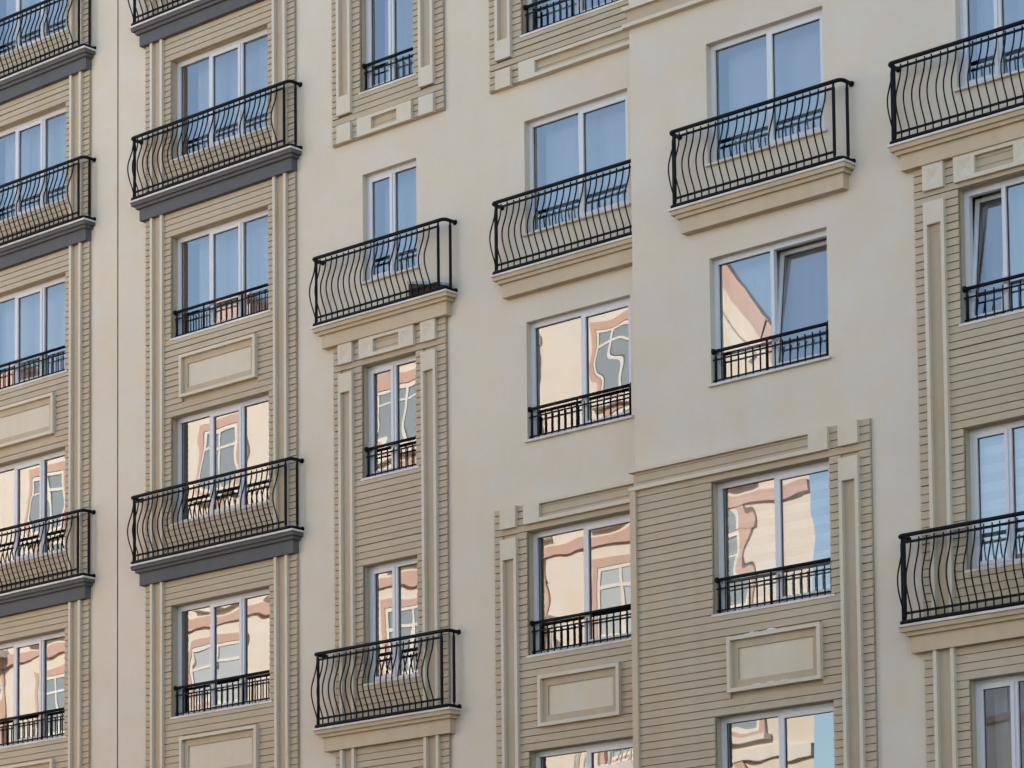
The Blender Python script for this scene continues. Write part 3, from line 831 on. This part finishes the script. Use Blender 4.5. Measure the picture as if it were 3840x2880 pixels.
for ci, c in enumerate(cols):
    for fl, zs in enumerate((4.35, 1.35, -1.65, -4.65, -7.65)):
        c2 = c + rnd.uniform(-.2, .2)
        if fl == 0 and c > -9.5: continue
        if c > -6.0: continue
        wid = .72 if (ci + fl) % 3 else .95
        hgt = 1.75
        archd = (ci + fl) % 2 == 0
        m = MB()
        m.ring(c2 - wid - .16, c2 + wid + .16, zs - .10, zs + hgt + (.0 if archd else .22), .16, .10, LO - .07, LO - .002, 0, top=(.01 if archd else .22))
        if archd: arch(m, c2, zs + hgt, wid, wid + .22, LO - .002, LO - .08)
        wo = add("window", m, "salmon", op, (c2, LO, zs))
        m = MB(); m.ring(c2 - wid, c2 + wid, zs, zs + hgt - .01, .09, .09, LO - .05, LO - .001)
        m.box(c2 - .05, c2 + .05, LO - .05, LO - .001, zs + .09, zs + hgt - .1); m.box(c2 - wid + .09, c2 + wid - .09, LO - .046, LO - .001, zs + hgt * .68, zs + hgt * .68 + .08)
        if archd: arch(m, c2, zs + hgt, wid - .12, wid, LO - .001, LO - .05)
        add("window_frame", m, "white", wo, (c2, LO, zs))
        m = MB(); m.box(c2 - wid + .02, c2 + wid - .02, LO - .018, LO - .001, zs + .02, zs + hgt)
        if archd: arch(m, c2, zs + hgt, .02, wid - .1, LO - .001, LO - .016)
        add("window_pane", m, "dark" if rnd.random() < .6 else "greyw", wo, (c2, LO, zs))
        m = MB(); m.box(c2 - wid - .25, c2 + wid + .25, LO - .22, LO - .003, zs - .24, zs - .11); add("window_sill", m, "white", wo, (c2, LO, zs))
for z in (.65, -5.35):
    m = MB(); m.box(-52.05, -4.4, LO - .12, LO - .003, z, z + .28); add("string_course", m, "salmon" if z > 0 else "white", op, (-28, LO, z))
# rounded balconies
for u, z in ((-14.2, -1.95), (-21.4, 1.05), (-28.6, -1.95), (-35.8, 1.05), (-10.6, -4.95)):
    m = MB(); N = 16
    for dz0, dz1 in ((z - .22, z), ):
        b = len(m.v)
        for zz in (dz0, dz1):
            for i in range(N + 1):
                a = math.pi * i / N; m.pt(u + 1.5 * math.cos(a), LO - 1.1 * math.sin(a), zz)
        for i in range(N): m.face((b + i, b + i + 1, b + N + 2 + i, b + N + 1 + i))
        m.face([b + i for i in range(N + 1)]); m.face([b + N + 1 + i for i in range(N + 1)][::-1])
    bo = add("balcony", m, "white", op, (u, LO, z))
    m = MB(); m.tube([(u + 1.42 * math.cos(math.pi * i / N), LO - 1.02 * math.sin(math.pi * i / N), z + .95) for i in range(N + 1)], .04, 6)
    for i in range(1, N): m.tube([(u + 1.42 * math.cos(math.pi * i / N), LO - 1.02 * math.sin(math.pi * i / N), z + q) for q in (0, .95)], .025, 5)
    add("balcony_rail", m, "white", bo, (u, LO, z))
# low brown-roofed house beyond
lo = empty("low_house", (0, LO + 1, -GZ)); tag(lo, "low cream house with brown tiled roof, seen reflected in the right-hand panes", "house")
m = MB(); m.box(-4.2, 4.2, LO + 1, LO + 8, -GZ, -2.4); add("house_wall", m, "peach", lo, (0, LO + 1, -GZ))
m = MB(); m.prism([(LO + .5, -2.4), (LO + .5, -2.25), (LO + 4.5, -.5), (LO + 8.5, -2.25), (LO + 8.5, -2.4)], -4.3, 4.3); add("house_roof", m, "tileb", lo, (0, LO + 1, -3.6))
for u in (-2.7, .1, 2.9):
    for zs in (-5.0, -8.0):
        m = MB(); m.ring(u - .85, u + .85, zs, zs + 1.8, .14, .14, LO + .92, LO + .999); wo = add("window", m, "salmon", lo, (u, LO + 1, zs))
        m = MB(); m.box(u - .72, u + .72, LO + .96, LO + .998, zs + .13, zs + 1.67); add("window_pane", m, "greyw", wo, (u, LO + 1, zs))
        m = MB(); m.box(u - .05, u + .05, LO + .93, LO + .957, zs + .14, zs + 1.66); add("window_frame", m, "white", wo, (u, LO + 1, zs))

# unseen house added opposite to bounce sunlight onto the facade's right-hand half
bounce_house = empty("apartment_house", (13, LO + .5, -GZ)); tag(bounce_house, "unseen cream house added opposite to bounce sunlight onto the facade", "house")
m = MB(); m.box(5.5, 21, LO + .5, LO + 8, -GZ, 4.6); add("house_wall", m, "peach", bounce_house, (13, LO + .5, -GZ))
m = MB(); m.prism([(LO + .1, 4.6), (LO + .1, 4.72), (LO + 4.2, 6.4), (LO + 8.4, 4.72), (LO + 8.4, 4.6)], 5.3, 21.2); add("house_roof", m, "tile", bounce_house, (13, LO + .5, 4.6))
for u in [7.4 + 3.0 * i for i in range(5)]:
    for zs in (1.6, -1.4, -4.4, -7.4, -10.4, -13.4):
        m = MB(); m.ring(u - .9, u + .9, zs, zs + 1.8, .14, .14, LO + .42, LO + .499); wo = add("window", m, "salmon", bounce_house, (u, LO + .5, zs))
        m = MB(); m.box(u - .77, u + .77, LO + .46, LO + .498, zs + .13, zs + 1.67); add("window_pane", m, "dark", wo, (u, LO + .5, zs))
        m = MB(); m.box(u - .05, u + .05, LO + .43, LO + .457, zs + .14, zs + 1.66); add("window_frame", m, "white", wo, (u, LO + .5, zs))
